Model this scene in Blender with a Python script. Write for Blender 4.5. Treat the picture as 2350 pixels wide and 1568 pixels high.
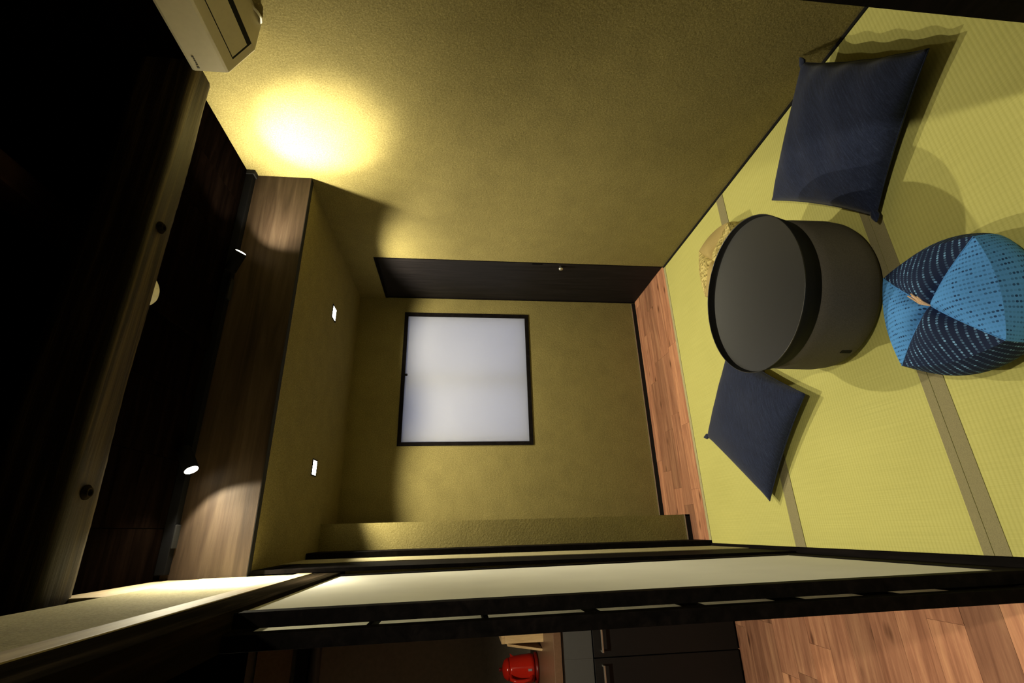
import bpy, bmesh, math, random
from mathutils import Vector, Matrix
random.seed(7)
for o in list(bpy.data.objects):
    bpy.data.objects.remove(o)
SC = bpy.context.scene
COL = SC.collection

# ------------------------------------------------------------------ camera
cam_d = bpy.data.cameras.new('camera')
cam = bpy.data.objects.new('camera', cam_d)
COL.objects.link(cam)
FW = Vector((0.37166992, 0.92190818, -0.10930137))
RT = Vector((0.92796284, -0.37238997, 0.01451502))
UP = Vector((0.02732121, 0.1068224, 0.99390267))
# the photographer held the camera turned on its side: picture right is down, picture up is right
m = Matrix.Identity(4)
for i in range(3):
    m[i][0] = -UP[i]
    m[i][1] = RT[i]
    m[i][2] = -FW[i]
m[2][3] = 1.4
cam.matrix_world = m
cam_d.sensor_fit = 'HORIZONTAL'
cam_d.sensor_width = 36
cam_d.lens = 36 * 1078.983 / 2350
cam_d.clip_start = 0.02
SC.camera = cam

# ------------------------------------------------------------------ world (dusk seen only through the window) and exposure
w = bpy.data.worlds.new('dusk')
SC.world = w
w.use_nodes = True
w.node_tree.nodes['Background'].inputs[0].default_value = (0.56, 0.62, 0.86, 1)
w.node_tree.nodes['Background'].inputs[1].default_value = 0.53
SC.view_settings.view_transform = 'Standard'
SC.view_settings.look = 'None'
SC.view_settings.exposure = 0.0
SC.view_settings.gamma = 1.0
SC.view_settings.use_curve_mapping = False
LAMP = (1.0, 0.91, 0.65)        # colour of the warm lamps
P_DOWN, P_SPOT_R, P_SPOT_L, P_REAR, P_KITCHEN = 86.0, 250.0, 150.0, 100.0, 210.0

# ------------------------------------------------------------------ material helpers
def new_mat(name):
    mt = bpy.data.materials.new(name)
    mt.use_nodes = True
    nt = mt.node_tree
    return mt, nt, nt.nodes['Principled BSDF']

def N(nt, typ, **kw):
    n = nt.nodes.new(typ)
    for k, v in kw.items():
        setattr(n, k, v)
    return n

def coords(nt, scale=(1, 1, 1), kind='Object', jitter=False, rot=(0, 0, 0)):
    tc = N(nt, 'ShaderNodeTexCoord')
    mp = N(nt, 'ShaderNodeMapping')
    mp.inputs['Scale'].default_value = scale
    mp.inputs['Rotation'].default_value = rot
    src = tc.outputs[kind]
    if jitter:
        oi = N(nt, 'ShaderNodeObjectInfo')
        mu = N(nt, 'ShaderNodeMath', operation='MULTIPLY')
        mu.inputs[1].default_value = 37.0
        nt.links.new(oi.outputs['Random'], mu.inputs[0])
        va = N(nt, 'ShaderNodeVectorMath', operation='ADD')
        nt.links.new(src, va.inputs[0])
        nt.links.new(mu.outputs[0], va.inputs[1])
        src = va.outputs[0]
    nt.links.new(src, mp.inputs['Vector'])
    return mp.outputs[0]

def noise(nt, vec, scale, detail=3.0, rough=0.55, dist=0.0):
    n = N(nt, 'ShaderNodeTexNoise')
    n.inputs['Scale'].default_value = scale
    n.inputs['Detail'].default_value = detail
    n.inputs['Roughness'].default_value = rough
    n.inputs['Distortion'].default_value = dist
    nt.links.new(vec, n.inputs['Vector'])
    return n.outputs[0]

def ramp(nt, fac, stops):
    r = N(nt, 'ShaderNodeValToRGB')
    e = r.color_ramp.elements
    while len(e) < len(stops):
        e.new(0.5)
    for el, (p, c) in zip(e, stops):
        el.position = p
        el.color = (c[0], c[1], c[2], 1)
    nt.links.new(fac, r.inputs[0])
    return r.outputs[0]

def mixc(nt, fac, a, b, typ='MIX'):
    mx = N(nt, 'ShaderNodeMix', data_type='RGBA', blend_type=typ)
    for sock, v in ((mx.inputs[0], fac), (mx.inputs[6], a), (mx.inputs[7], b)):
        if hasattr(v, 'links') or hasattr(v, 'is_linked'):
            nt.links.new(v, sock)
        elif isinstance(v, (int, float)):
            sock.default_value = v
        else:
            sock.default_value = (v[0], v[1], v[2], 1)
    return mx.outputs[2]

def bump(nt, bsdf, h, strength=0.3, dist=0.002):
    b = N(nt, 'ShaderNodeBump')
    b.inputs['Strength'].default_value = strength
    b.inputs['Distance'].default_value = dist
    nt.links.new(h, b.inputs['Height'])
    nt.links.new(b.outputs[0], bsdf.inputs['Normal'])

def plain(name, col, rough=0.5, metal=0.0, spec=0.5, grain=0.0, gscale=60, bumpy=0.0):
    mt, nt, b = new_mat(name)
    b.inputs['Roughness'].default_value = rough
    b.inputs['Metallic'].default_value = metal
    b.inputs['Specular IOR Level'].default_value = spec
    v = coords(nt)
    n = noise(nt, v, gscale, 4)
    g = max(grain, 0.03)
    c = ramp(nt, n, [(0.3, [x * (1 - g) for x in col]), (0.7, [min(1, x * (1 + g)) for x in col])])
    nt.links.new(c, b.inputs['Base Color'])
    if bumpy:
        bump(nt, b, n, bumpy, 0.002)
    return mt

def plaster(name, a, b_, c_):
    mt, nt, b = new_mat(name)
    v = coords(nt)
    fine = noise(nt, v, 170, 3, 0.75)
    big = noise(nt, v, 9, 4, 0.6)
    col = ramp(nt, fine, [(0.30, a), (0.5, b_), (0.72, c_)])
    sh = ramp(nt, big, [(0.3, (0.86, 0.86, 0.86)), (0.7, (1.0, 1.0, 1.0))])
    nt.links.new(mixc(nt, 1.0, col, sh, 'MULTIPLY'), b.inputs['Base Color'])
    b.inputs['Roughness'].default_value = 0.92
    b.inputs['Specular IOR Level'].default_value = 0.15
    mid = noise(nt, v, 90, 4, 0.6)
    bump(nt, b, mid, 0.55, 0.004)
    return mt

def wood(name, dark, mid, light, stretch=(1.2, 22, 22), rough=0.45, jitter=True, vary=0.0, bstr=0.15, knots=False, spec=0.4):
    mt, nt, b = new_mat(name)
    v = coords(nt, stretch, jitter=jitter)
    n1 = noise(nt, v, 1.6, 6, 0.6, 0.6)
    n2 = noise(nt, v, 7.0, 5, 0.7, 0.2)
    col = ramp(nt, n1, [(0.30, dark), (0.5, mid), (0.70, light)])
    gr = ramp(nt, n2, [(0.25, (0.72, 0.70, 0.68)), (0.65, (1.05, 1.05, 1.05))])
    col = mixc(nt, 0.8, col, gr, 'MULTIPLY')
    if vary:
        oi = N(nt, 'ShaderNodeObjectInfo')
        rc = ramp(nt, oi.outputs['Random'], [(0.0, (1 - vary, 1 - vary, 1 - vary)), (0.45, (0.95, 0.93, 0.92)), (1.0, (1 + vary * 0.8, 1 + vary * 0.75, 1 + vary * 0.55))])
        col = mixc(nt, 1.0, col, rc, 'MULTIPLY')
    if knots:
        v2 = coords(nt, (3.2, 9, 9), jitter=jitter)
        vo = N(nt, 'ShaderNodeTexVoronoi')
        vo.inputs['Scale'].default_value = 1.5
        nt.links.new(v2, vo.inputs['Vector'])
        kf = ramp(nt, vo.outputs['Distance'], [(0.05, (0.22, 0.17, 0.14)), (0.19, (1, 1, 1))])
        col = mixc(nt, 0.85, col, kf, 'MULTIPLY')
    nt.links.new(col, b.inputs['Base Color'])
    b.inputs['Roughness'].default_value = rough
    b.inputs['Specular IOR Level'].default_value = spec
    bump(nt, b, n2, bstr, 0.002)
    return mt

M = {}
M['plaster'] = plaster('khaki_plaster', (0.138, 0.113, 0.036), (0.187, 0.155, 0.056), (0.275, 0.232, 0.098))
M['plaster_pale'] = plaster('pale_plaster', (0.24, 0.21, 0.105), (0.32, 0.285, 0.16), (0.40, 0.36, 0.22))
M['floor_wood'] = wood('strip_flooring', (0.26, 0.110, 0.066), (0.42, 0.195, 0.118), (0.58, 0.30, 0.175), (1.4, 20, 20), 0.42, vary=0.34, knots=True)
M['black_wood'] = wood('black_stained_wood', (0.0035, 0.003, 0.003), (0.006, 0.005, 0.005), (0.010, 0.008, 0.008), (20, 2, 20), 0.65, bstr=0.05, spec=0.02)
M['door_black'] = wood('black_door_board', (0.005, 0.004, 0.0045), (0.008, 0.0066, 0.0074), (0.012, 0.010, 0.011), (30, 30, 2), 0.6, bstr=0.05, spec=0.15)
M['lintel'] = wood('brown_lintel_board', (0.017, 0.010, 0.006), (0.032, 0.020, 0.0125), (0.050, 0.034, 0.022), (1.0, 16, 16), 0.6, bstr=0.25, spec=0.2)
M['log'] = wood('old_log', (0.005, 0.003, 0.001), (0.016, 0.010, 0.0035), (0.070, 0.048, 0.017), (0.7, 22, 22), 0.6, bstr=0.8, spec=0.25)
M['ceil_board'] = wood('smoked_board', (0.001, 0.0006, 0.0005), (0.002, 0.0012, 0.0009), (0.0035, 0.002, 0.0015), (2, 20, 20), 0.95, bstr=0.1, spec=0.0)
M['pale_wood'] = wood('pale_weathered_wood', (0.26, 0.20, 0.115), (0.36, 0.28, 0.17), (0.46, 0.37, 0.24), (18, 1.2, 18), 0.6)
M['kamoi'] = wood('dark_track_wood', (0.005, 0.004, 0.0025), (0.010, 0.008, 0.005), (0.028, 0.021, 0.014), (14, 1.0, 14), 0.8, spec=0.0)
M['groove'] = plain('pale_track_wood', (0.62, 0.45, 0.26), 0.5, grain=0.1)
M['heri'] = plain('olive_border_cloth', (0.245, 0.215, 0.110), 0.85, grain=0.14, gscale=400)
M['strip'] = plain('pale_edging', (0.40, 0.36, 0.19), 0.7, grain=0.1, gscale=200)
M['matt_black'] = plain('matt_black', (0.004, 0.004, 0.005), 0.7, spec=0.03)
M['rubber'] = plain('dull_black_paint', (0.006, 0.006, 0.007), 0.8, spec=0.2)
M['steel'] = plain('brushed_metal', (0.55, 0.52, 0.46), 0.35, metal=0.9)
M['brass'] = plain('aged_brass', (0.62, 0.48, 0.22), 0.35, metal=0.9)
M['ac_white'] = plain('ivory_plastic', (0.52, 0.475, 0.33), 0.55, spec=0.3)
M['white_plastic'] = plain('white_plastic', (0.80, 0.78, 0.70), 0.5)
M['table_top'] = plain('charcoal_tray', (0.010, 0.010, 0.011), 0.30, spec=0.45)
M['table_body'] = plain('charcoal_drum', (0.098, 0.088, 0.078), 0.85, grain=0.18, gscale=300, spec=0.2)
M['tassel'] = plain('pinkish_thread', (0.62, 0.42, 0.28), 0.8, grain=0.2, gscale=300)
M['red'] = plain('glossy_red_plastic', (0.55, 0.018, 0.008), 0.18)
M['red_dark'] = plain('dark_red_plastic', (0.16, 0.008, 0.006), 0.3)
M['board_wood'] = wood('beech_board', (0.50, 0.32, 0.15), (0.62, 0.42, 0.21), (0.70, 0.50, 0.28), (30, 30, 3), 0.5)
M['counter'] = plain('brown_worktop', (0.13, 0.070, 0.040), 0.4, grain=0.12, gscale=90)
M['grey_panel'] = plain('grey_panel', (0.060, 0.060, 0.060), 0.5, spec=0.3)
M['cab'] = plain('black_cabinet_board', (0.007, 0.0065, 0.0068), 0.5, grain=0.12, gscale=50, spec=0.25)
M['kitchen_wall'] = plain('grey_brown_wall', (0.20, 0.168, 0.125), 0.85, grain=0.1, gscale=40)
M['tan'] = plain('tan_board', (0.20, 0.135, 0.065), 0.7, grain=0.12)
M['old_tan'] = plain('dim_old_timber', (0.075, 0.036, 0.020), 0.8, grain=0.2, gscale=12)
M['copper'] = plain('copper_wire', (0.45, 0.16, 0.07), 0.4)
M['label_grey'] = plain('grey_print', (0.30, 0.26, 0.30), 0.5)
M['dark_print'] = plain('dark_print', (0.05, 0.045, 0.035), 0.6)

# tatami: rush weave ribs across the mat
mt, nt, b = new_mat('tatami_rush')
v = coords(nt)
wv = N(nt, 'ShaderNodeTexWave', wave_type='BANDS', bands_direction='Y', wave_profile='SIN')
wv.inputs['Scale'].default_value = 26.0
wv.inputs['Distortion'].default_value = 0.25
wv.inputs['Detail'].default_value = 1.0
wv.inputs['Detail Scale'].default_value = 6.0
nt.links.new(v, wv.inputs['Vector'])
v2 = coords(nt, (90, 1.2, 1))
st = noise(nt, v2, 3.0, 3, 0.6)
v3 = coords(nt, (1.0, 1.0, 1))
big = noise(nt, v3, 4.5, 3)
c1 = ramp(nt, wv.outputs['Color'], [(0.0, (0.520, 0.495, 0.160)), (0.5, (0.562, 0.537, 0.181)), (1.0, (0.575, 0.550, 0.188))])
c2 = ramp(nt, st, [(0.3, (0.90, 0.90, 0.88)), (0.7, (1.0, 1.0, 1.0))])
c3 = ramp(nt, big, [(0.3, (0.95, 0.95, 0.93)), (0.7, (1, 1, 1))])
nt.links.new(mixc(nt, 1.0, mixc(nt, 1.0, c1, c2, 'MULTIPLY'), c3, 'MULTIPLY'), b.inputs['Base Color'])
b.inputs['Roughness'].default_value = 0.8
b.inputs['Specular IOR Level'].default_value = 0.2
bump(nt, b, wv.outputs['Color'], 0.14, 0.0015)
M['tatami'] = mt

# navy slub cloth
mt, nt, b = new_mat('navy_slub_cloth')
v = coords(nt, (14, 300, 90))
n = noise(nt, v, 1.0, 3, 0.7)
v2 = coords(nt, (260, 260, 260))
n2 = noise(nt, v2, 1.0, 2, 0.7)
c = ramp(nt, n, [(0.28, (0.008, 0.011, 0.030)), (0.55, (0.015, 0.022, 0.058)), (0.75, (0.027, 0.038, 0.085))])
c2 = ramp(nt, n2, [(0.3, (0.75, 0.75, 0.75)), (0.7, (1.15, 1.15, 1.15))])
nt.links.new(mixc(nt, 1.0, c, c2, 'MULTIPLY'), b.inputs['Base Color'])
b.inputs['Roughness'].default_value = 0.9
b.inputs['Specular IOR Level'].default_value = 0.15
b.inputs['Sheen Weight'].default_value = 0.15
bump(nt, b, n, 0.3, 0.001)
M['navy'] = mt

def dotted(name, base, dot, nu, nv, rad, prob, stripe=False):
    """cloth with rows of woven dots, laid out in the panel's own UVs"""
    mt, nt, b = new_mat(name)
    uv = N(nt, 'ShaderNodeTexCoord').outputs['UV']
    mp = N(nt, 'ShaderNodeMapping')
    mp.inputs['Scale'].default_value = (nu, nv, 1)
    nt.links.new(uv, mp.inputs['Vector'])
    fr = N(nt, 'ShaderNodeVectorMath', operation='FRACTION')
    fl = N(nt, 'ShaderNodeVectorMath', operation='FLOOR')
    nt.links.new(mp.outputs[0], fr.inputs[0])
    nt.links.new(mp.outputs[0], fl.inputs[0])
    sb = N(nt, 'ShaderNodeVectorMath', operation='SUBTRACT')
    sb.inputs[1].default_value = (0.5, 0.5, 0)
    nt.links.new(fr.outputs[0], sb.inputs[0])
    asp = N(nt, 'ShaderNodeVectorMath', operation='MULTIPLY')
    asp.inputs[1].default_value = (1, nu / nv, 0)
    nt.links.new(sb.outputs[0], asp.inputs[0])
    ln = N(nt, 'ShaderNodeVectorMath', operation='LENGTH')
    nt.links.new(asp.outputs[0], ln.inputs[0])
    lt = N(nt, 'ShaderNodeMapRange')
    lt.inputs['From Min'].default_value = rad + 0.08
    lt.inputs['From Max'].default_value = rad - 0.05
    nt.links.new(ln.outputs['Value'], lt.inputs['Value'])
    # dots come and go along a row in runs
    nz = N(nt, 'ShaderNodeTexNoise')
    nz.inputs['Scale'].default_value = 1.0
    nz.inputs['Detail'].default_value = 1.0
    m2 = N(nt, 'ShaderNodeMapping')
    m2.inputs['Scale'].default_value = (0.45, 7.3, 1)
    nt.links.new(fl.outputs[0], m2.inputs['Vector'])
    nt.links.new(m2.outputs[0], nz.inputs['Vector'])
    amp = N(nt, 'ShaderNodeMapRange')
    amp.inputs['From Min'].default_value = prob - 0.12
    amp.inputs['From Max'].default_value = prob + 0.12
    amp.inputs['To Min'].default_value = 0.16
    nt.links.new(nz.outputs[0], amp.inputs['Value'])
    mu = N(nt, 'ShaderNodeMath', operation='MULTIPLY')
    nt.links.new(lt.outputs[0], mu.inputs[0])
    nt.links.new(amp.outputs[0], mu.inputs[1])
    col = mixc(nt, mu.outputs[0], base, dot)
    nt.links.new(col, b.inputs['Base Color'])
    b.inputs['Roughness'].default_value = 0.85
    b.inputs['Specular IOR Level'].default_value = 0.2
    bump(nt, b, noise(nt, coords(nt), 500, 2), 0.2, 0.001)
    return mt
M['blue_light'] = dotted('sky_blue_dotted_cloth', (0.085, 0.29, 0.72), (0.014, 0.045, 0.14), 44, 26, 0.36, 0.52)
M['blue_dark'] = dotted('indigo_dotted_cloth', (0.010, 0.019, 0.060), (0.20, 0.42, 0.75), 44, 19, 0.36, 0.58)
M['gold_stripe'] = dotted('cream_woven_cloth', (0.72, 0.60, 0.24), (0.22, 0.17, 0.05), 26, 40, 0.45, 0.50)
M['gold_plain'] = plain('tan_cotton', (0.40, 0.30, 0.11), 0.85, grain=0.08, gscale=300)

def translucent(name, col, trans, mott=0.06):
    mt = bpy.data.materials.new(name)
    mt.use_nodes = True
    nt = mt.node_tree
    nt.nodes.clear()
    out = N(nt, 'ShaderNodeOutputMaterial')
    d = N(nt, 'ShaderNodeBsdfDiffuse')
    t = N(nt, 'ShaderNodeBsdfTranslucent')
    n = noise(nt, coords(nt, (5, 5, 5)), 1.0, 3)
    c = ramp(nt, n, [(0.3, [x * (1 - mott) for x in col]), (0.7, col)])
    nt.links.new(c, d.inputs[0])
    nt.links.new(c, t.inputs[0])
    mx = N(nt, 'ShaderNodeMixShader')
    mx.inputs[0].default_value = trans
    nt.links.new(d.outputs[0], mx.inputs[1])
    nt.links.new(t.outputs[0], mx.inputs[2])
    nt.links.new(mx.outputs[0], out.inputs[0])
    return mt
M['paper'] = translucent('shoji_paper', (0.84, 0.83, 0.76), 0.35)
M['frosted'] = translucent('frosted_film', (0.93, 0.93, 0.95), 0.88, 0.01)

def emit(name, col, s):
    mt = bpy.data.materials.new(name)
    mt.use_nodes = True
    nt = mt.node_tree
    b = nt.nodes['Principled BSDF']
    b.inputs['Emission Color'].default_value = (*col, 1)
    b.inputs['Emission Strength'].default_value = s
    return mt
M['lens'] = emit('lit_lamp_lens', (1.0, 0.93, 0.72), 30)

# ------------------------------------------------------------------ object helpers
def link(name, me, mat=None, parent=None, loc=(0, 0, 0), smooth=False):
    o = bpy.data.objects.new(name, me)
    COL.objects.link(o)
    if mat is not None and not me.materials:
        me.materials.append(M[mat] if isinstance(mat, str) else mat)
    if parent is not None:
        o.parent = parent
    o.location = loc
    if smooth:
        for p in me.polygons:
            p.use_smooth = True
    return o

def from_bm(name, bm, mat, parent=None, loc=(0, 0, 0), smooth=False):
    me = bpy.data.meshes.new(name)
    bmesh.ops.recalc_face_normals(bm, faces=bm.faces)
    bm.to_mesh(me)
    bm.free()
    return link(name, me, mat, parent, loc, smooth)

def add_box(bm, x0, x1, y0, y1, z0, z1, bev=0.0):
    r = bmesh.ops.create_cube(bm, size=1.0)
    vs = r['verts']
    for v_ in vs:
        v_.co = Vector(((x0 + x1) / 2 + v_.co.x * (x1 - x0), (y0 + y1) / 2 + v_.co.y * (y1 - y0), (z0 + z1) / 2 + v_.co.z * (z1 - z0)))
    if bev:
        es = list({e for v_ in vs for e in v_.link_edges})
        bmesh.ops.bevel(bm, geom=es, offset=bev, segments=2, affect='EDGES', profile=0.6)

def box(name, x0, x1, y0, y1, z0, z1, mat, parent=None, bev=0.0):
    """box with its origin at its own bottom centre (relative to the parent, if any)"""
    bm = bmesh.new()
    cx, cy = (x0 + x1) / 2, (y0 + y1) / 2
    add_box(bm, x0 - cx, x1 - cx, y0 - cy, y1 - cy, 0, z1 - z0, bev)
    return from_bm(name, bm, mat, parent, (cx, cy, z0))

def boxes(name, lst, mat, parent=None, bev=0.0):
    bm = bmesh.new()
    for bx in lst:
        add_box(bm, *bx, bev)
    return from_bm(name, bm, mat, parent)

def lathe(bm, prof, n=48, cap0=True, cap1=True):
    rings = []
    for r, z in prof:
        rings.append([bm.verts.new((r * math.cos(2 * math.pi * i / n), r * math.sin(2 * math.pi * i / n), z)) for i in range(n)])
    for a, b_ in zip(rings, rings[1:]):
        for i in range(n):
            bm.faces.new((a[i], a[(i + 1) % n], b_[(i + 1) % n], b_[i]))
    if cap0:
        bm.faces.new(rings[0][::-1])
    if cap1:
        bm.faces.new(rings[-1])

def tube(name, pts, r, mat, parent=None, closed=False, n=10, loc=(0, 0, 0)):
    cu = bpy.data.curves.new(name, 'CURVE')
    cu.dimensions = '3D'
    sp = cu.splines.new('POLY')
    sp.points.add(len(pts) - 1)
    for p, q in zip(sp.points, pts):
        p.co = (*q, 1)
    sp.use_cyclic_u = closed
    cu.bevel_depth = r
    cu.bevel_resolution = 3
    cu.use_fill_caps = True
    tmp = bpy.data.objects.new('tmp', cu)
    COL.objects.link(tmp)
    dg = bpy.context.evaluated_depsgraph_get()
    me = bpy.data.meshes.new_from_object(tmp.evaluated_get(dg))
    bpy.data.objects.remove(tmp)
    bpy.data.curves.remove(cu)
    me.name = name
    me.materials.clear()
    return link(name, me, mat, parent, loc, True)

def root(name, loc=(0, 0, 0), rot=(0, 0, 0)):
    o = bpy.data.objects.new(name, None)
    o.empty_display_size = 0.05
    COL.objects.link(o)
    o.location = loc
    o.rotation_euler = rot
    return o

def tag(o, label, cat, group=None, kind=None):
    o['label'] = label
    o['category'] = cat
    if group:
        o['group'] = group
    if kind:
        o['kind'] = kind
    return o

def struct(o, label, cat):
    return tag(o, label, cat, kind='structure')

# ------------------------------------------------------------------ measured planes (metres)
XR, YT, YB = 1.671, 2.711, 3.294       # right wall, tatami edge, back wall
YL, ZL, ZC = 1.984, 2.156, 2.45        # lintel face, lintel underside, board ceiling
XS, XW = -0.099, -0.132                # tatami edge by the sill, upper left wall

# ------------------------------------------------------------------ floor: mats, planks
floor = struct(box('floor', -2.2, 1.9, -1.75, 3.6, -0.12, -0.032, 'rubber'), 'low floor of green tatami mats with reddish strip boards beyond', 'floor')
fz = -0.12
def fchild(o):
    """parent to the floor keeping its place"""
    o.parent = floor
    o.location = o.location - floor.location
    return o
def mat_piece(y0, y1, b0, b1):
    t = box('tatami_mat', XS + 0.001, XR - 0.012, y0, y1, -0.030, 0.0, 'tatami')
    fchild(t)
    bd = box('border_cloth', XS + 0.001, XR - 0.012, b0, b1, 0.0, 0.0016, 'heri')
    bd.parent = t
    bd.location = bd.location - Vector(((XS + XR - 0.011) / 2, (y0 + y1) / 2, -0.030))
    return t
mat_piece(1.931, 2.690, 1.931, 1.992)
mat_piece(1.209, 1.929, 1.209, 1.236)
mat_piece(0.430, 1.207, 1.166, 1.207)
mat_piece(-0.35, 0.428, -0.35, -0.30)
fchild(box('edging_strip', -0.083, XR - 0.002, 2.692, 2.716, -0.030, 0.001, 'strip'))

def plank_rows(x0, x1, ys, lo, hi, first=None):
    for k, (ya, yb) in enumerate(zip(ys, ys[1:])):
        x = x0 - random.uniform(0, 0.4)
        while x < x1:
            L = random.uniform(lo, hi)
            a, b_ = max(x, x0), min(x + L, x1)
            if b_ - a > 0.03:
                bm = bmesh.new()
                cx, cy = (a + b_) / 2, (ya + yb) / 2
                add_box(bm, a - cx + 0.0004, b_ - cx - 0.0004, ya - cy + 0.0004, yb - cy - 0.0004, 0, 0.03, 0)
                o = from_bm('plank', bm, 'floor_wood', None, (cx, cy, -0.030 + random.uniform(-0.0003, 0.0003)))
                fchild(o)
            x += L
ys = [2.716 + i * (3.32 - 2.716) / 5 for i in range(6)]
plank_rows(-0.10, 1.70, ys, 0.35, 0.85)
yk = [2.62 - i * 0.1145 for i in range(27)][::-1]
plank_rows(-1.9, -0.195, yk, 0.40, 0.95)

# ------------------------------------------------------------------ walls
wall_r = boxes('wall_right', [(XR, 1.86, -1.75, YT, -0.03, 3.5), (XR, 1.86, YT, 3.6, 1.972, 3.5), (XR + 0.05, 1.86, YT, 3.6, -0.03, 1.972)], 'plaster')
boxes('upper_shade_sheet', [(XR - 0.004, XR + 0.01, -1.75, 1.19, 2.29, 3.45), (XR - 0.004, XR + 0.01, 1.19, 2.02, 2.51, 3.45), (XR - 0.004, XR + 0.01, 1.19, 1.365, 2.305, 2.51)], 'ceil_board', wall_r)  # dark sheets added over the plaster; the unlit upper wall is in their colour
struct(wall_r, 'khaki plaster right wall with bright lamp pool near the top', 'wall')
WX0, WX1, WZ0, WZ1 = 0.548, 1.553, 0.879, 1.819
wall_b = boxes('wall_back', [(-0.30, WX0, YB, 3.42, -0.03, 2.30), (WX1, 1.80, YB, 3.42, -0.03, 2.30), (WX0, WX1, YB, 3.42, -0.03, WZ0), (WX0, WX1, YB, 3.42, WZ1, 2.30)], 'plaster')
struct(wall_b, 'khaki plaster back wall around the square frosted window', 'wall')
wall_p = boxes('wall_alcove', [(-0.20, 0.057, 2.918, YB + 0.02, -0.03, 2.30)], 'plaster')
struct(wall_p, 'narrow khaki wall projecting forward at left of the window', 'wall')
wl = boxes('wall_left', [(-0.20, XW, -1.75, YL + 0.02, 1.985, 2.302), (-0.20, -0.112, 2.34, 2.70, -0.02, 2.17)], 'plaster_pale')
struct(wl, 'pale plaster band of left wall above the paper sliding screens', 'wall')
box_b = boxes('baseboard_back', [(0.057, XR - 0.002, YB - 0.008, YB + 0.01, -0.02, 0.030)], 'rubber')
struct(box_b, 'black baseboard under the khaki back wall', 'baseboard')
boxes('cap_strip', [(0.057, XR - 0.002, YB - 0.0085, YB, 0.030, 0.0335)], 'steel', box_b)
box_a = boxes('baseboard_alcove', [(-0.083, 0.0575, 2.910, 2.93, -0.02, 0.030), (0.050, 0.0585, 2.910, YB - 0.006, -0.02, 0.030)], 'rubber')
struct(box_a, 'short black baseboard under the projecting khaki wall', 'baseboard')
boxes('cap_strip', [(-0.083, 0.0575, 2.9095, 2.92, 0.030, 0.0335)], 'steel', box_a)
struct(boxes('baseboard_right', [(XR - 0.011, XR + 0.004, -0.35, YT, -0.03, 0.006)], 'rubber'), 'thin black strip between the tatami and right wall', 'baseboard')

# ceilings
ca = boxes('ceiling', [(-0.30, 1.80, 2.018, 3.42, ZL + 0.004, 2.30)], 'plaster')
struct(ca, 'low khaki ceiling over the alcove holding two small downlights', 'ceiling')
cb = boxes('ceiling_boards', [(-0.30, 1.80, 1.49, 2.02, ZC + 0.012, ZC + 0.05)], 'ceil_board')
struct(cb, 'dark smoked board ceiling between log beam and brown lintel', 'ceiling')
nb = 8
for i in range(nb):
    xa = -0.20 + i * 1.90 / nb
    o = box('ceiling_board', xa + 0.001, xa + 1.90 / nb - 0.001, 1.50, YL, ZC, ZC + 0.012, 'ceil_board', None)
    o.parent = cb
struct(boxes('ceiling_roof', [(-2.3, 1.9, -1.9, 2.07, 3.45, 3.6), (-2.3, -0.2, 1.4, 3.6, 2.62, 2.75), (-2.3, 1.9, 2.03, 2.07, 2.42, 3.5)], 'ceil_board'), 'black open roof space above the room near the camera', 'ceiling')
struct(boxes('wall_front', [(-2.3, 1.9, -1.9, -1.75, -0.1, 3.6)], 'kitchen_wall'), 'dark wall behind the camera', 'wall')
struct(boxes('wall_kitchen_side', [(-2.3, -2.1, -1.9, 3.6, -0.1, 3.6)], 'kitchen_wall'), 'dark far side wall of the kitchen', 'wall')
kb = boxes('wall_kitchen', [(-2.2, -0.18, 3.42, 3.6, -0.1, 2.8)], 'kitchen_wall')
struct(kb, 'dim grey brown kitchen wall behind the red kettle', 'wall')
struct(boxes('wall_between', [(-0.20, -0.19, 2.0, 3.45, -0.03, 2.75), (-0.30, -0.19, -1.75, 2.0, 2.32, 3.5), (-0.20, -0.135, 2.0, 2.72, 1.985, 2.17)], 'kamoi'), 'dark partition between alcove and kitchen', 'wall')

# ------------------------------------------------------------------ trims
lint = box('trim_1', -0.19, XR, YL, 2.018, ZL, ZC, 'lintel', None, 0.002)
struct(lint, 'wide brown lintel board under the light track', 'beam')
boxes('underside_shade_strip', [(-0.92, 0.928, -0.0165, 0.0165, -0.0012, -0.0001)], 'rubber', lint)  # black strip added; the lintel underside's shade is put into its colour
kam = root('trim_2', (XW, 0.1, 1.83))
struct(kam, 'dark track beam above the paper screens with pale upper edge', 'beam')
boxes('track_beam', [(-0.065, 0.002, -1.8, 1.98, 0.0, 0.100)], 'kamoi', kam, 0.002)
boxes('pale_edge', [(-0.065, 0.004, -1.8, 1.90, 0.1005, 0.154)], 'pale_wood', kam, 0.002)
post = root('trim_3', (-0.097, 2.74, 0))
struct(post, 'slim black post between alcove and sliding screens', 'post')
boxes('post_shaft', [(-0.016, 0.014, -0.04, 0.175, -0.025, 2.159)], 'black_wood', post, 0.002)
boxes('side_strip', [(-0.030, -0.0165, -0.74, -0.42, 0.0, 2.10)], 'black_wood', post)
boxes('top_rail', [(-0.030, -0.0165, -0.73, -0.04, 2.075, 2.150)], 'black_wood', post)
sill = root('trim_4', (-0.147, 0.5, 0))
struct(sill, 'black door sill with two pale grooves beside the tatami', 'sill')
boxes('sill_plank', [(-0.047, 0.047, -2.2, 2.20, -0.03, 0.002)], 'black_wood', sill)
boxes('groove', [(0.003, 0.017, -2.2, 2.19, 0.002, 0.0028)], 'groove', sill)
boxes('groove', [(-0.028, -0.015, -2.2, 2.19, 0.002, 0.0028)], 'groove', sill)
plate = root('trim_5', (-0.16, 1.74, 2.312))
struct(plate, 'pale wood plate wedged above the left wall behind the log beam', 'beam')
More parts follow.
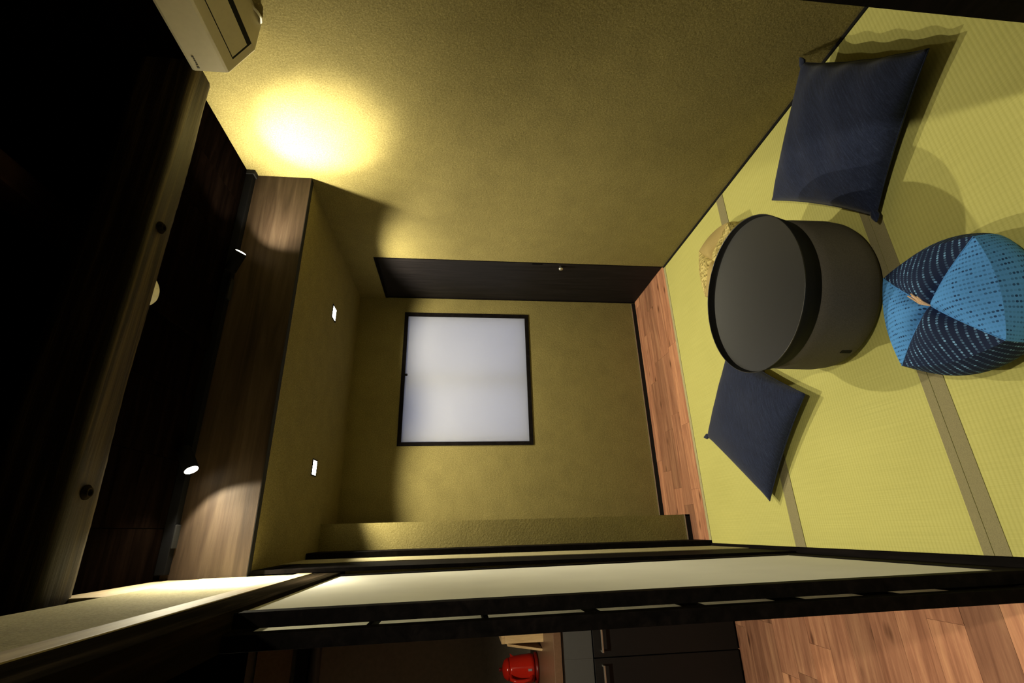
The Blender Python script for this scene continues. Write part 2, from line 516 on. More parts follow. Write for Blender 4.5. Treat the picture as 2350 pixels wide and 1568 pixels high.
boxes('plate_board', [(-0.04, 0.026, -0.245, 0.243, 0.0, 0.137)], 'pale_wood', plate, 0.003)
boxes('gap_line', [(-0.04, 0.012, -0.6, 0.243, -0.010, 0.0)], 'rubber', plate)

# ------------------------------------------------------------------ window
win = root('window_1', (1.05, YB, WZ0))
struct(win, 'square frosted window with a thin black frame', 'window')
hw, hh = (WX1 - WX0) / 2, WZ1 - WZ0
def framebars(name, ox, z0, z1, x0, x1, t, ya, yb, mat, parent):
    for q in ((x0, x1, ya, yb, z0, z0 + t), (x0, x1, ya, yb, z1 - t, z1), (x0, x0 + t, ya, yb, z0 + t, z1 - t), (x1 - t, x1, ya, yb, z0 + t, z1 - t)):
        boxes(name, [q], mat, parent)
framebars('frame_bar', 0, 0.0, hh, -hw, hw, 0.026, -0.006, 0.03, 'black_wood', win)
boxes('pane', [(-hw + 0.02, hw - 0.02, 0.012, 0.015, 0.02, hh - 0.02)], 'frosted', win)
sash = boxes('sash', [(-0.045, 0.0, 0.085, 0.10, 0.02, hh - 0.02), (-hw + 0.01, -hw + 0.03, 0.085, 0.10, 0.0, hh), (hw - 0.03, hw - 0.01, 0.085, 0.10, 0.0, hh), (-hw, hw, 0.085, 0.10, hh - 0.03, hh), (-hw, hw, 0.085, 0.10, 0.0, 0.02)], 'grey_panel', win)
lat = boxes('latch', [(0.002, 0.018, 0.004, 0.013, hh - 0.043, hh - 0.026)], 'rubber', win, 0.003)
lat['label'] = 'tiny black latch on the top frame'

# ------------------------------------------------------------------ doors
d1 = root('door_1', (XR + 0.004, (YT + YB) / 2, 0))
struct(d1, 'tall black flush door in the khaki right wall', 'door')
dw = (YB - YT) / 2
boxes('door_panel', [(0.006, 0.04, -dw + 0.018, dw - 0.01, 0.004, 1.952)], 'door_black', d1)
boxes('jamb', [(0.0, 0.045, -dw, -dw + 0.018, 0.0, 1.971)], 'black_wood', d1)
boxes('jamb', [(0.0, 0.045, dw - 0.010, dw - 0.001, 0.0, 1.971)], 'black_wood', d1)
boxes('head_jamb', [(-0.002, 0.045, -dw, dw - 0.001, 1.952, 1.971)], 'black_wood', d1)
bm = bmesh.new()
lathe(bm, [(0.008, 0.0), (0.008, 0.010), (0.013, 0.014), (0.016, 0.022), (0.012, 0.030), (0.004, 0.032)], 20)
bmesh.ops.rotate(bm, verts=bm.verts, matrix=Matrix.Rotation(-math.pi / 2, 3, 'Y'))
kn = from_bm('knob', bm, 'steel', d1, (0.008, -dw + 0.055, 0.718), True)
kn['label'] = 'small round metal knob'
boxes('finger_pull', [(0.003, 0.008, -dw + 0.030, -dw + 0.042, 0.85, 0.92)], 'matt_black', d1)

def shoji(name, x, y0, y1, top, kum_side, label):
    """paper sliding screen; local x=0 is its room face"""
    r = root(name, (x, (y0 + y1) / 2, 0.003), (0, -math.atan(0.008), 0))
    struct(r, label, 'sliding screen')
    h, T, st = (y1 - y0) / 2, 0.028, 0.034
    boxes('stile', [(-T, 0, -h, -h + st, 0, top)], 'black_wood', r, 0.0015)
    boxes('stile', [(-T, 0, h - st, h, 0, top)], 'black_wood', r, 0.0015)
    boxes('bottom_rail', [(-T, -0.0005, -h + st, h - st, 0, 0.070)], 'black_wood', r, 0.0015)
    boxes('top_rail', [(-T, -0.0005, -h + st, h - st, top - 0.013, top)], 'black_wood', r)
    px = -0.004 if kum_side < 0 else -0.018
    boxes('paper', [(px - 0.0004, px, -h + st, h - st, 0.07, top - 0.013)], 'paper', r)
    ka, kb_ = (px - 0.016, px - 0.001) if kum_side < 0 else (px + 0.001, px + 0.016)
    for z in (0.163, 0.398, 0.632, 0.867, 1.10, 1.336, 1.57):
        boxes('lattice_bar', [(ka, kb_, -h + st, h - st, z - 0.005, z + 0.005)], 'black_wood', r)
    for i in (1, 2, 3):
        y = -h + st + i * (2 * h - 2 * st) / 4
        boxes('lattice_bar', [(ka + 0.001, kb_ - 0.001, y - 0.004, y + 0.004, 0.07, top - 0.03)], 'black_wood', r)
    return r
shoji('door_2', -0.1215, 1.098, 1.985, 1.845, -1, 'lit paper sliding screen in black frame along the tatami')
shoji('door_3', -0.1535, 1.060, 1.945, 1.845, 1, 'second paper sliding screen half hidden behind the lit one')
d4 = root('door_4', (1.164, 0.453, 0))
struct(d4, 'black edge of a sliding door close by at the tatami corner', 'door')
boxes('door_leaf', [(-0.34, 0.506, -0.014, 0.014, 0.002, 2.2)], 'door_black', d4)
boxes('edge_stile', [(-0.342, -0.31, -0.016, 0.016, 0.0, 2.2)], 'black_wood', d4, 0.002)

# ------------------------------------------------------------------ log beam and roof timbers
beam = root('log_beam', (0.77, 1.435, 2.40))
tag(beam, 'rough brown hewn log beam crossing the room under the dark roof', 'beam')
bm = bmesh.new()
nx, na = 90, 32
rings = []
for i in range(nx + 1):
    x = -0.98 + 1.90 * i / nx
    ring = []
    t = i / nx
    wd = 0.066 - 0.006 * t
    for k in range(na):
        a = 2 * math.pi * k / na
        ca_, sa_ = math.cos(a), math.sin(a)
        sq = (abs(ca_) ** 11 + abs(sa_) ** 11) ** (-1 / 11)
        rr = 1 + 0.035 * math.sin(3.1 * x + 2 * a) + 0.02 * math.sin(11 * x + 5 * a) + 0.012 * random.uniform(-1, 1)
        y = wd * sq * ca_ * rr
        z = 0.10 + 0.10 * sq * sa_ * (1 + 0.25 * (rr - 1))
        ring.append(bm.verts.new((x, y + 0.012 * (1 - t) - 0.012 * t + 0.004 * math.sin(5 * x), z)))
    rings.append(ring)
for a_, b_ in zip(rings, rings[1:]):
    for k in range(na):
        bm.faces.new((a_[k], a_[(k + 1) % na], b_[(k + 1) % na], b_[k]))
bm.faces.new(rings[0]); bm.faces.new(rings[-1][::-1])
from_bm('log_shaft', bm, 'log', beam, (0, 0, 0), True)
for bx_, by_ in ((0.197, -0.006), (-0.645, 0.010)):
    bm = bmesh.new()
    lathe(bm, [(0.020, 0.004), (0.020, -0.004), (0.013, -0.005), (0.013, -0.012), (0.009, -0.012), (0.009, -0.006)], 20)
    bo = from_bm('bolt', bm, 'kamoi', beam, (bx_, by_, 0.0), True)
    bo['label'] = 'dark iron bolt with washer'
jo = box('ceiling_joist', 0.735, 0.802, 1.50, YL - 0.004, ZC - 0.014, ZC - 0.0005, 'ceil_board', None, 0.003)
tag(jo, 'faint brown batten on the dark ceiling near the smoke detector', 'batten')
rb = box('roof_beam', 1.16, 1.26, -0.6, 2.02, 2.97, 3.11, 'old_tan', None, 0.012)
tag(rb, 'dim brown roof beam high in the black roof space', 'beam')
for i, yy in enumerate((-0.3, 1.85)):
    q = boxes('hanger_post', [(-0.05, 0.05, yy - 0.71 - 0.05, yy - 0.71 + 0.05, 0.14, 0.52)], 'ceil_board', rb)

# ------------------------------------------------------------------ smoke detector
sd = root('smoke_detector', (0.775, 1.508, ZC))
tag(sd, 'white round smoke detector on dark ceiling half behind the log beam', 'smoke detector')
bm = bmesh.new()
lathe(bm, [(0.050, 0.0), (0.052, -0.006), (0.052, -0.014), (0.046, -0.022), (0.034, -0.030), (0.018, -0.035), (0.003, -0.036)], 40)
from_bm('cover', bm, 'white_plastic', sd, (0, 0, 0), True)
bm = bmesh.new()
lathe(bm, [(0.004, -0.033), (0.004, -0.0365), (0.001, -0.037)], 12)
from_bm('indicator', bm, 'dark_print', sd, (0.008, 0.008, 0.0015), True)

# ------------------------------------------------------------------ lamps
def spot_light(parent, loc, aim, power, size, blend, radius, name='lamp_light'):
    ld = bpy.data.lights.new(name, 'SPOT')
    ld.energy = power
    ld.color = LAMP
    ld.spot_size = math.radians(size)
    ld.spot_blend = blend
    ld.shadow_soft_size = radius
    lo = bpy.data.objects.new(name, ld)
    COL.objects.link(lo)
    lo.location = loc
    lo.rotation_euler = Vector(aim).to_track_quat('-Z', 'Y').to_euler()
    lo.parent = parent
    return lo

track = root('lighting_track', (0.77, 1.962, ZC))
tag(track, 'thin black lighting track along the top of the brown lintel', 'light track')
boxes('rail', [(-0.885, 0.875, -0.017, 0.017, -0.034, -0.0005)], 'matt_black', track, 0.002)
boxes('end_cap', [(0.875, 0.898, -0.019, 0.019, -0.040, -0.0005)], 'rubber', track, 0.002)
boxes('feed_box', [(0.20, 0.30, -0.016, 0.016, -0.040, -0.034)], 'rubber', track, 0.002)
boxes('feed_box', [(-0.80, -0.72, -0.016, 0.016, -0.040, -0.034)], 'rubber', track, 0.002)

def spotlight(loc, aim, label, narrow, mid_, wide):
    """loc = middle of the front lens"""
    r = root('spotlight', (loc[0], loc[1], loc[2]))
    tag(r, label, 'spotlight', 'spotlights on the lighting track')
    ax = Vector(aim).normalized()
    q = ax.to_track_quat('Z', 'Y')
    bm = bmesh.new()
    lathe(bm, [(0.006, -0.098), (0.022, -0.096), (0.025, -0.088), (0.025, 0.0), (0.0225, 0.0), (0.0225, -0.010)], 32, cap1=False)
    o = from_bm('lamp_body', bm, 'matt_black', r, (0, 0, 0), True)
    o.rotation_mode = 'QUATERNION'
    o.rotation_quaternion = q
    bm = bmesh.new()
    lathe(bm, [(0.0222, -0.004), (0.0222, 0.0008), (0.016, 0.0030), (0.005, 0.0042)], 32)
    o = from_bm('lens', bm, 'lens', r, (0, 0, 0), True)
    o.rotation_mode = 'QUATERNION'
    o.rotation_quaternion = q
    o['label'] = 'glowing lamp lens'
    mid = ax * -0.055
    top = Vector((mid.x, 1.962 - loc[1], ZC - 0.034 - loc[2]))
    tube('swivel_arm', [(mid.x, mid.y, mid.z + 0.02), (mid.x, (mid.y + top.y) / 2, top.z - 0.006), tuple(top)], 0.005, 'matt_black', r)
    p0 = ax * 0.009
    spot_light(r, p0, aim, narrow[0], narrow[1], 1.0, 0.02, 'beam_light')
    spot_light(r, p0, aim, mid_[0], mid_[1], 1.0, 0.02, 'flood_light')
    spot_light(r, p0, aim, wide[0], wide[1], wide[2], 0.02, 'spill_light')
    return r
spotlight((1.165, 1.888, 2.365), (0.506, -0.18, -0.287), 'black cylindrical spotlight turned toward the right wall', (P_SPOT_R, 52), (P_SPOT_R * 0.42, 112), (P_SPOT_R * 0.07, 126, 0.25))
spotlight((0.235, 1.888, 2.372), (-0.365, -0.08, -0.24), 'glaring spotlight turned toward the paper screens at left', (P_SPOT_L, 60), (P_SPOT_L * 0.45, 105), (P_SPOT_L * 0.14, 124, 0.2))

def downlight(x, y, label):
    r = root('downlight', (x, y, ZL + 0.004))
    tag(r, label, 'downlight', 'downlights in the alcove ceiling')
    a, c = 0.043, 0.0365
    for q in ((-a, a, -a, -c), (-a, a, c, a), (-a, -c, -c, c), (c, a, -c, c)):
        boxes('trim_bar', [(*q, -0.004, -0.0002)], 'matt_black', r)
    o = boxes('diffuser', [(-c, c, -c, c, -0.002, -0.0002)], 'lens', r)
    o['label'] = 'glowing white diffuser'
    spot_light(r, (0, 0, -0.010), (0, 0, -1), P_DOWN, 130, 0.42, 0.014)
    return r
downlight(1.240, 2.665, 'small square downlight in alcove ceiling nearer the black door')
downlight(0.333, 2.655, 'small square downlight in alcove ceiling nearer the paper screens')

# ------------------------------------------------------------------ air conditioner
ac = root('air_conditioner', (XR, 0.80, 2.11))
tag(ac, 'ivory wall air conditioner high on the right wall', 'air conditioner')
L0, L1 = -0.40, 0.405
prof = [(0.0, 0.0), (-0.130, 0.0), (-0.243, 0.062), (-0.246, 0.070), (-0.248, 0.165), (-0.244, 0.174), (-0.225, 0.180), (0.0, 0.184)]
bm = bmesh.new()
secs = []
for yy, s in ((L0, 0.97), (L0 + 0.006, 1.0), (L1 - 0.006, 1.0), (L1, 0.97)):
    secs.append([bm.verts.new((px_ * s, yy, 0.09 + (pz - 0.09) * s)) for px_, pz in prof])
for a_, b_ in zip(secs, secs[1:]):
    for k in range(len(prof)):
        kk = (k + 1) % len(prof)
        bm.faces.new((a_[k], a_[kk], b_[kk], b_[k]))
bm.faces.new(secs[0]); bm.faces.new(secs[-1][::-1])
from_bm('casing', bm, 'ac_white', ac)
# front flap on the slanted lower front, black outlet slot behind it
def quad_slab(name, pts, y0, y1, th, mat, parent):
    """thin slab along y following a profile line pts[(x,z)...], th outward"""
    bm = bmesh.new()
    (xa, za), (xb, zb) = pts
    d = Vector((xb - xa, zb - za)).normalized()
    n = Vector((d.y, -d.x))
    if n.x * -1 + n.y * -1 < 0:
        n = -n
    vs = []
    for yy in (y0, y1):
        for (x_, z_) in ((xa, za), (xb, zb), (xb + n.x * th, zb + n.y * th), (xa + n.x * th, za + n.y * th)):
            vs.append(bm.verts.new((x_, yy, z_)))
    bm.faces.new(vs[0:4]); bm.faces.new(vs[4:8][::-1])
    for k in range(4):
        kk = (k + 1) % 4
        bm.faces.new((vs[k], vs[kk], vs[4 + kk], vs[4 + k]))
    return from_bm(name, bm, mat, parent)
def sl(t):
    return (-0.130 - 0.113 * t, 0.062 * t)
quad_slab('outlet_slot', (sl(0.02), sl(0.735)), L0 + 0.035, L1 - 0.030, 0.0008, 'rubber', ac)
quad_slab('flap', (sl(0.17), sl(0.715)), L0 + 0.040, L1 - 0.037, 0.0016, 'ac_white', ac)
boxes('logo_mark', [(-0.2490, -0.2476, L1 - 0.060 + i * 0.0075, L1 - 0.060 + i * 0.0075 + w_, 0.146, 0.146 + h_) for i, (w_, h_) in enumerate([(0.005, 0.006), (0.005, 0.004), (0.004, 0.005), (0.005, 0.004), (0.003, 0.006), (0.006, 0.007)])], 'dark_print', ac)
tube('drain_hose', [(-0.012, 0.330 + 0.0, 0.004), (-0.018, 0.345, -0.010), (-0.016, 0.365, -0.014), (-0.010, 0.385, -0.006), (-0.006, 0.398, 0.010)], 0.0045, 'white_plastic', ac)

# ------------------------------------------------------------------ drum table
tb = root('low_table', (0.802, 1.481, 0))
tag(tb, 'charcoal round drum table with a tray top on the tatami', 'table')
bm = bmesh.new()
lathe(bm, [(0.20, 0.002), (0.235, 0.004), (0.262, 0.016), (0.276, 0.040), (0.281, 0.080), (0.279, 0.20), (0.2765, 0.255), (0.262, 0.262)], 96, cap0=True, cap1=True)
from_bm('drum_body', bm, 'table_body', tb, (0, 0, 0), True)
bm = bmesh.new()
lathe(bm, [(0.255, 0.246), (0.2785, 0.246), (0.2955, 0.314), (0.2945, 0.317)], 96, cap0=False, cap1=False)
sd_ = from_bm('tray_side', bm, 'rubber', tb, (0, 0, 0), True)
sd_['label'] = 'black sloping side of the tray'
bm = bmesh.new()
pr_ = [(0.2955, 0.3142), (0.2962, 0.3165), (0.2950, 0.318), (0.2932, 0.3165)]
lathe(bm, pr_, 96, cap0=False, cap1=False)
rm_ = from_bm('tray_rim', bm, 'table_top', tb, (0, 0, 0), True)
bm = bmesh.new()
lathe(bm, [(0.2932, 0.3165), (0.2905, 0.295), (0.2895, 0.2935)], 96, cap0=False, cap1=False)
from_bm('tray_inner_wall', bm, 'rubber', tb, (0, 0, 0), True)  # black colour stands in for the shadow inside the rim
bm = bmesh.new()
lathe(bm, [(0.290 * k / 14, 0.272 + 0.022 * (k / 14) ** 2) for k in range(14, 0, -1)], 96, cap0=False, cap1=True)
tr = from_bm('tray_top', bm, 'table_top', tb, (0, 0, 0), True)
tr['label'] = 'round charcoal tray with raised rim'
ta = math.atan2(1.385 - 1.481, 0.540 - 0.802)
bm = bmesh.new()
add_box(bm, -0.0012, 0.0012, -0.007, 0.007, -0.019, 0.019, 0.0005)
tg = from_bm('fabric_tag', bm, 'rubber', tb, (0.2815 * math.cos(ta), 0.2815 * math.sin(ta), 0.078))
tg.rotation_euler = (0, 0, ta)

# ------------------------------------------------------------------ floor cushions
def cushion(corners, thick, label, seed, wave=0.0, ears=()):
    rnd = random.Random(seed)
    c = [Vector(q) for q in corners]
    ctr = sum(c, Vector()) / 4
    base = Vector((ctr.x, ctr.y, 0))
    n = 40
    def pos(u, v_, side):
        # slightly concave edges, pointed ears
        k = 0.055
        uu = u + k * (0.5 - u) * 4 * v_ * (1 - v_) * abs(2 * u - 1) ** 2
        vv = v_ + k * (0.5 - v_) * 4 * u * (1 - u) * abs(2 * v_ - 1) ** 2
        p = (c[0] * (1 - uu) * (1 - vv) + c[1] * uu * (1 - vv) + c[2] * uu * vv + c[3] * (1 - uu) * vv)
        e = ((1 - abs(2 * u - 1) ** 2.6) * (1 - abs(2 * v_ - 1) ** 2.6))
        puff = thick * max(e, 0) ** 0.55
        wr = 0.0035 * math.sin(9 * u + 5 * v_ + seed) * e + 0.0025 * math.sin(21 * u - 13 * v_) * e
        if wave:
            p = p + Vector((0, 0, wave * math.sin(24 * u + 1.3) * (1 - v_) ** 8))
        if side > 0:
            p = p + Vector((0, 0, 0.006 + puff * 0.62 + wr))
        else:
            p = p - Vector((0, 0, puff * 0.38))
        p.z = max(p.z, 0.0035 if side > 0 else 0.003)
        return p - base
    bm = bmesh.new()
    top = [[bm.verts.new(pos(i / n, j / n, 1)) for j in range(n + 1)] for i in range(n + 1)]
    bot = [[bm.verts.new(pos(i / n, j / n, -1)) for j in range(n + 1)] for i in range(n + 1)]
    for i in range(n):
        for j in range(n):
            bm.faces.new((top[i][j], top[i + 1][j], top[i + 1][j + 1], top[i][j + 1]))
            bm.faces.new((bot[i][j], bot[i][j + 1], bot[i + 1][j + 1], bot[i + 1][j]))
    loop = [(i, 0) for i in range(n)] + [(n, j) for j in range(n)] + [(i, n) for i in range(n, 0, -1)] + [(0, j) for j in range(n, 0, -1)]
    for a_, b_ in zip(loop, loop[1:] + loop[:1]):
        bm.faces.new((top[a_[0]][a_[1]], top[b_[0]][b_[1]], bot[b_[0]][b_[1]], bot[a_[0]][a_[1]]))
    r = root('floor_cushion', base)
    tag(r, label, 'cushion', 'plain navy floor cushions')
    from_bm('cushion_cover', bm, 'navy', r, (0, 0, 0), True)
    pts = []
    for a_ in loop[::2]:
        p = pos(a_[0] / n, a_[1] / n, 1)
        pts.append((p.x, p.y, max(p.z - 0.003, 0.0045)))
    tube('seam_edge', pts, 0.0022, 'navy', r, True)
    for k in ears:
        p = c[k] - base
        d = Vector((p.x, p.y, 0)).normalized()
        bm = bmesh.new()
        bmesh.ops.create_uvsphere(bm, u_segments=12, v_segments=8, radius=1.0)
        for v_ in bm.verts:
            f = 1 - 0.55 * max(0, v_.co.x)
            v_.co = Vector((v_.co.x * 0.026, v_.co.y * 0.015 * f, v_.co.z * 0.008 * f + 0.006 * v_.co.x ** 2))
        er = from_bm('corner_ear', bm, 'navy', r, p + d * 0.001 + Vector((0, 0, 0.006)), True)
        er.rotation_euler = (0, 0, math.atan2(d.y, d.x))
    return r
cushion([(1.640, 1.150, 0.100), (1.262, 0.811, 0.058), (0.935, 1.155, 0.030), (1.312, 1.550, 0.045)], 0.115, 'big navy cushion leaning at the right wall', 3, 0.006, (0, 2))
cushion([(0.462, 1.655, 0.050), (0.087, 2.045, 0.035), (0.448, 2.470, 0.035), (0.82, 2.08, 0.050)], 0.105, 'navy cushion lying behind the drum table toward the paper screens', 5, 0.0, (2,))

# ------------------------------------------------------------------ patchwork cushions (four panels gathered at the middle)
def patchwork(center, corners, zc, ztop, mats, label, thread):
    base = Vector((center[0], center[1], 0))
    r = root('patchwork_cushion', base)
    tag(r, label, 'cushion', 'small patchwork cushions')
    cs = [Vector((q[0], q[1], 0)) - base for q in corners]
    n = 16
    T = Vector((0, 0, ztop))
    def ridge(i, t):
        a_, b_ = cs[i], cs[(i + 1) % 4]
        p = a_.lerp(b_, t)
        outn = p.normalized()
        bul = math.sin(math.pi * t)
        p = p + outn * 0.022 * bul ** 0.8
        p.z = zc + 0.002 * bul
        return p
    for i in range(4):
        bm = bmesh.new()
        uvl = bm.loops.layers.uv.new('UVMap')
        grid = []
        for s in range(n + 1):          # 0 = middle, 1 = ridge
            row = []
            for t in range(n + 1):
                e = ridge(i, t / n)
                f = s / n
                p = T.lerp(e, f)
                lift = math.sin(math.pi * f ** 0.8) * (0.010 + 0.026 * math.sin(math.pi * t / n))
                p.z += lift
                row.append(bm.verts.new(p))
            grid.append(row)
        for s in range(n):
            for t in range(n):
                vs = [grid[s][t], grid[s + 1][t], grid[s + 1][t + 1], grid[s][t + 1]]
                f_ = bm.faces.new(vs)
                f_.smooth = True
                a_, b_ = cs[i], cs[(i + 1) % 4]
                ex = (b_ - a_).normalized()
                ey = Vector((-ex.y, ex.x, 0))
                for lp in f_.loops:
                    lp[uvl].uv = (lp.vert.co.dot(ey) / 0.30 + 5, lp.vert.co.dot(ex) / 0.30 + 5)
        bmesh.ops.remove_doubles(bm, verts=bm.verts, dist=1e-5)
        me = bpy.data.meshes.new('top_panel')
        bm.to_mesh(me); bm.free()
        link('top_panel', me, mats[i % 2], r)
        bm = bmesh.new()
        uvl = bm.loops.layers.uv.new('UVMap')
        grid = []
        for s in range(n + 1):
            row = []
            for t in range(n + 1):
                e = ridge(i, t / n)
                f = s / n
                outn = Vector((e.x, e.y, 0)).normalized()
                k = math.sin(math.pi * min(1, f * 0.92))
                p = Vector((e.x, e.y, 0)) * (1 - 0.10 * f ** 2) + outn * 0.034 * k * (0.35 + 0.65 * math.sin(math.pi * t / n))
                p.z = e.z * (1 - f) + 0.002 * f
                row.append(bm.verts.new(p))
            grid.append(row)
        for s in range(n):
            for t in range(n):
                f_ = bm.faces.new((grid[s][t], grid[s + 1][t], grid[s + 1][t + 1], grid[s][t + 1]))
                f_.smooth = True
                tt = {id(grid[s][t]): (t / n, s / n), id(grid[s + 1][t]): (t / n, (s + 1) / n), id(grid[s + 1][t + 1]): ((t + 1) / n, (s + 1) / n), id(grid[s][t + 1]): ((t + 1) / n, s / n)}
                for lp in f_.loops:
                    u_, v_ = tt[id(lp.vert)]
                    lp[uvl].uv = (v_ * 0.5, u_ * 0.95 + 0.02)
        if True:
            mid = bm.verts.new((0, 0, 0.002))
            for t in range(n):
                f_ = bm.faces.new((grid[n][t], mid, grid[n][t + 1]))
        me = bpy.data.meshes.new('side_panel')
        bm.to_mesh(me); bm.free()
        link('side_panel', me, mats[i % 2], r)
        # seam from the middle to the corner
        pts = []
        for s in range(n + 1):
            f = s / n
            p = T.lerp(ridge(i, 0.0), f)
            p.z += math.sin(math.pi * f ** 0.8) * 0.010 + 0.0003
            pts.append(tuple(p))
        tube('seam', pts, 0.0012, mats[1] if thread else mats[0], r)
    if thread:
        ts = root('tassel', (0, 0, ztop))
        bpy.data.objects.remove(ts)
        for k in range(6):
            a_ = 0.62 + 0.10 * (k - 2.5)
            L = 0.040 + 0.006 * (k % 3)
            d = Vector((math.cos(a_), math.sin(a_) * 0.6, 0))
            pts = [(0, 0, ztop + 0.001), tuple(d * L * 0.35 + Vector((0, 0.004 * (k % 2), ztop + 0.016))), tuple(d * L + Vector((0.003 * (k - 2), 0.003 * (k % 2), ztop + 0.020 + 0.003 * (k % 3))))]
            tube('tassel_thread', pts, 0.0021, 'tassel', r)
    return r
patchwork((0.528, 1.008), [(0.675, 1.121), (0.649, 0.861), (0.380, 0.891), (0.409, 1.159)], 0.13, 0.146, ('blue_dark', 'blue_light'), 'patchwork cushion in indigo and sky blue cloth with a thread tassel', True)
patchwork((1.255, 1.955), [(1.392, 2.085), (1.372, 1.800), (1.105, 1.835), (1.125, 2.112)], 0.105, 0.118, ('gold_plain', 'gold_stripe'), 'patchwork cushion in tan and cream cloth mostly behind the drum table', False)

# ------------------------------------------------------------------ kitchen seen through the opening
YK = 2.59
def base_cabinet(x0, x1, hx0, hx1, label):
    r = root('base_cabinet', ((x0 + x1) / 2, YK + 0.3, 0))
    tag(r, label, 'cabinet', 'black kitchen base cabinets')
    h = (x1 - x0) / 2
    boxes('carcass', [(-h, h, -0.28, 0.30, 0.0, 0.898)], 'cab', r)
    boxes('upper_panel', [(-h, h, -0.298, -0.281, 0.748, 0.895)], 'grey_panel', r)
    dr = boxes('cabinet_door', [(-h + 0.002, h - 0.002, -0.300, -0.281, 0.012, 0.742)], 'cab', r, 0.002)
    cx = (x0 + x1) / 2
    hd = boxes('handle', [(hx0 - cx, hx1 - cx, -0.330, -0.322, 0.700, 0.708), (hx0 - cx, hx0 - cx + 0.008, -0.322, -0.300, 0.700, 0.708), (hx1 - cx - 0.008, hx1 - cx, -0.322, -0.300, 0.700, 0.708)], 'steel', dr, 0.001)
    hd['label'] = 'thin metal bar handle'
    return r
base_cabinet(-0.580, -0.215, -0.555, -0.40, 'black base cabinet nearest the paper screens')
base_cabinet(-1.040, -0.5805, -0.76, -0.606, 'second black base cabinet further left in the kitchen')
ct = box('countertop', -1.06, -0.212, YK - 0.008, 3.41, 0.900, 0.938, 'counter', None, 0.002)
tag(ct, 'brown kitchen worktop carrying a red kettle', 'countertop')
kt = root('kettle', (-0.728, 3.13, 0.938))
tag(kt, 'glossy red electric kettle on the brown worktop', 'kettle')
bm = bmesh.new()
lathe(bm, [(0.055, 0.022), (0.068, 0.026), (0.070, 0.045), (0.066, 0.10), (0.060, 0.150), (0.056, 0.162)], 48)
from_bm('kettle_body', bm, 'red', kt, (0, 0, 0), True)
bm = bmesh.new()
lathe(bm, [(0.055, 0.163), (0.053, 0.175), (0.042, 0.190), (0.022, 0.199), (0.010, 0.201)], 40)
lid = from_bm('lid', bm, 'red', kt, (0, 0, 0), True)
bm = bmesh.new()
lathe(bm, [(0.008, 0.200), (0.007, 0.205), (0.011, 0.212), (0.009, 0.218), (0.003, 0.220)], 20)
from_bm('lid_knob', bm, 'red_dark', lid, (0, 0, 0), True)
bm = bmesh.new()
lathe(bm, [(0.070, 0.001), (0.076, 0.004), (0.076, 0.014), (0.066, 0.021)], 48)
from_bm('power_base', bm, 'red_dark', kt, (0, 0, 0), True)
hv = Vector((-0.35, -0.94, 0))
tube('kettle_handle', [tuple(hv * 0.056 + Vector((0, 0, 0.158))), tuple(hv * 0.088 + Vector((0, 0, 0.156))), tuple(hv * 0.104 + Vector((0, 0, 0.135))), tuple(hv * 0.106 + Vector((0, 0, 0.090))), tuple(hv * 0.098 + Vector((0, 0, 0.055))), tuple(hv * 0.066 + Vector((0, 0, 0.040)))], 0.009, 'red', kt)
bm = bmesh.new()
for q in [(0.045, -0.014, 0.150), (0.045, 0.014, 0.150), (0.075, 0.0, 0.158), (0.050, -0.008, 0.118), (0.050, 0.008, 0.118)]:
    bm.verts.new(q)
bmesh.ops.convex_hull(bm, input=bm.verts)
from_bm('spout', bm, 'red', kt, (0, 0, 0))
boxes('grey_label', [(0.0005, 0.012, -0.0725, -0.068, 0.042, 0.062)], 'label_grey', kt)
def cut_board(x, y, w_, th, h_, lean, label, two):
    r = root('cutting_board', (x, y, 0.938), (0, lean, 0))
    tag(r, label, 'cutting board', 'boards on the worktop')
    boxes('board_slab', [(-th / 2, th / 2, -w_ / 2, w_ / 2, 0.0, h_)], 'board_wood', r, 0.002)
    if two:
        boxes('end_cleat', [(-th / 2 - 0.0003, th / 2 + 0.0003, -w_ / 2 - 0.0003, w_ / 2, h_ + 0.0003, h_ + 0.018)], 'board_wood', r, 0.001)
    return r
cut_board(-0.536, 2.98, 0.22, 0.040, 0.205, 0, 'thick pale wooden board standing upright on the worktop', True)
cut_board(-0.602, 3.02, 0.20, 0.012, 0.190, 0.16, 'thin wooden board leaning against the thick pale board', False)
cd = tube('power_cord', [(-0.50, 3.40, 1.22), (-0.53, 3.36, 1.205), (-0.545, 3.30, 1.19), (-0.55, 3.25, 1.185), (-0.545, 3.18, 1.176), (-0.54, 3.08, 1.165)], 0.003, 'copper')
tag(cd, 'thin copper coloured cord hanging behind the pale board', 'cord')
kp = box('wall_panel', -1.30, -0.205, 3.395, 3.418, 2.36, 2.56, 'tan', None, 0.002)
tag(kp, 'dim tan board high on the kitchen wall', 'wall panel')
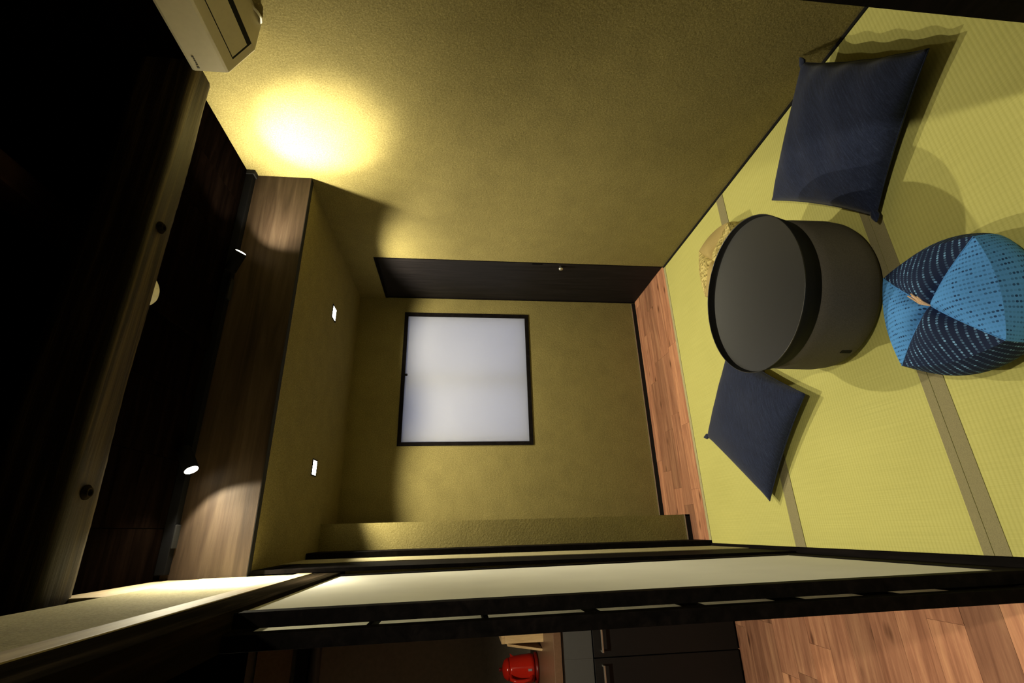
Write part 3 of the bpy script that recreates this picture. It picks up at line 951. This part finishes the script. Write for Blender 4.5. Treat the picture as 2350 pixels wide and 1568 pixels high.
kc = root('curtain_rail', (-0.75, 3.38, 2.16))
tag(kc, 'dark rail with a grey roll high on the kitchen wall', 'rail')
boxes('rail_board', [(-0.55, 0.54, -0.012, 0.03, 0.10, 0.17)], 'rubber', kc, 0.002)
bm = bmesh.new()
lathe(bm, [(0.030, -0.54), (0.032, -0.53), (0.032, 0.52), (0.030, 0.53)], 24)
bmesh.ops.rotate(bm, verts=bm.verts, matrix=Matrix.Rotation(math.pi / 2, 3, 'Y'))
from_bm('roll', bm, 'grey_panel', kc, (0, -0.004, 0.062), True)
rl = root('pendant_spotlight', (0.30, -0.34, 2.55))
tag(rl, 'spotlight hung high in the roof space behind the camera', 'spotlight')
bm = bmesh.new()
lathe(bm, [(0.03, 0.12), (0.06, 0.11), (0.065, 0.0), (0.058, 0.0), (0.055, 0.05)], 32, cap1=False)
from_bm('lamp_body', bm, 'matt_black', rl, (0, 0, 0), True)
bm = bmesh.new()
lathe(bm, [(0.056, 0.010), (0.02, 0.006)], 32)
from_bm('lens', bm, 'lens', rl, (0, 0, 0), True)
tube('stem', [(0, 0, 0.11), (0, 0, 0.899)], 0.008, 'matt_black', rl)
spot_light(rl, (0, 0, -0.012), (0.15, 1.0, -2.5), P_REAR, 104, 0.8, 0.03)

kl = root('kitchen_downlight', (-0.60, 1.30, 2.62))
tag(kl, 'round downlight in the kitchen ceiling above the strip floor', 'downlight')
bm = bmesh.new()
lathe(bm, [(0.052, 0.0), (0.052, -0.003), (0.044, -0.005), (0.043, -0.0008)], 40, cap0=False, cap1=False)
from_bm('trim_ring', bm, 'matt_black', kl, (0, 0, 0), True)
bm = bmesh.new()
lathe(bm, [(0.0435, -0.0006), (0.02, -0.0022)], 40)
from_bm('diffuser', bm, 'lens', kl, (0, 0, 0), True)
spot_light(kl, (0, 0, -0.01), (0, 0.15, -1), P_KITCHEN, 98, 0.6, 0.03)
boxes('mount_plate', [(-0.12, 0.12, -0.12, 0.12, 0.0, 0.83)], 'ceil_board', kl)
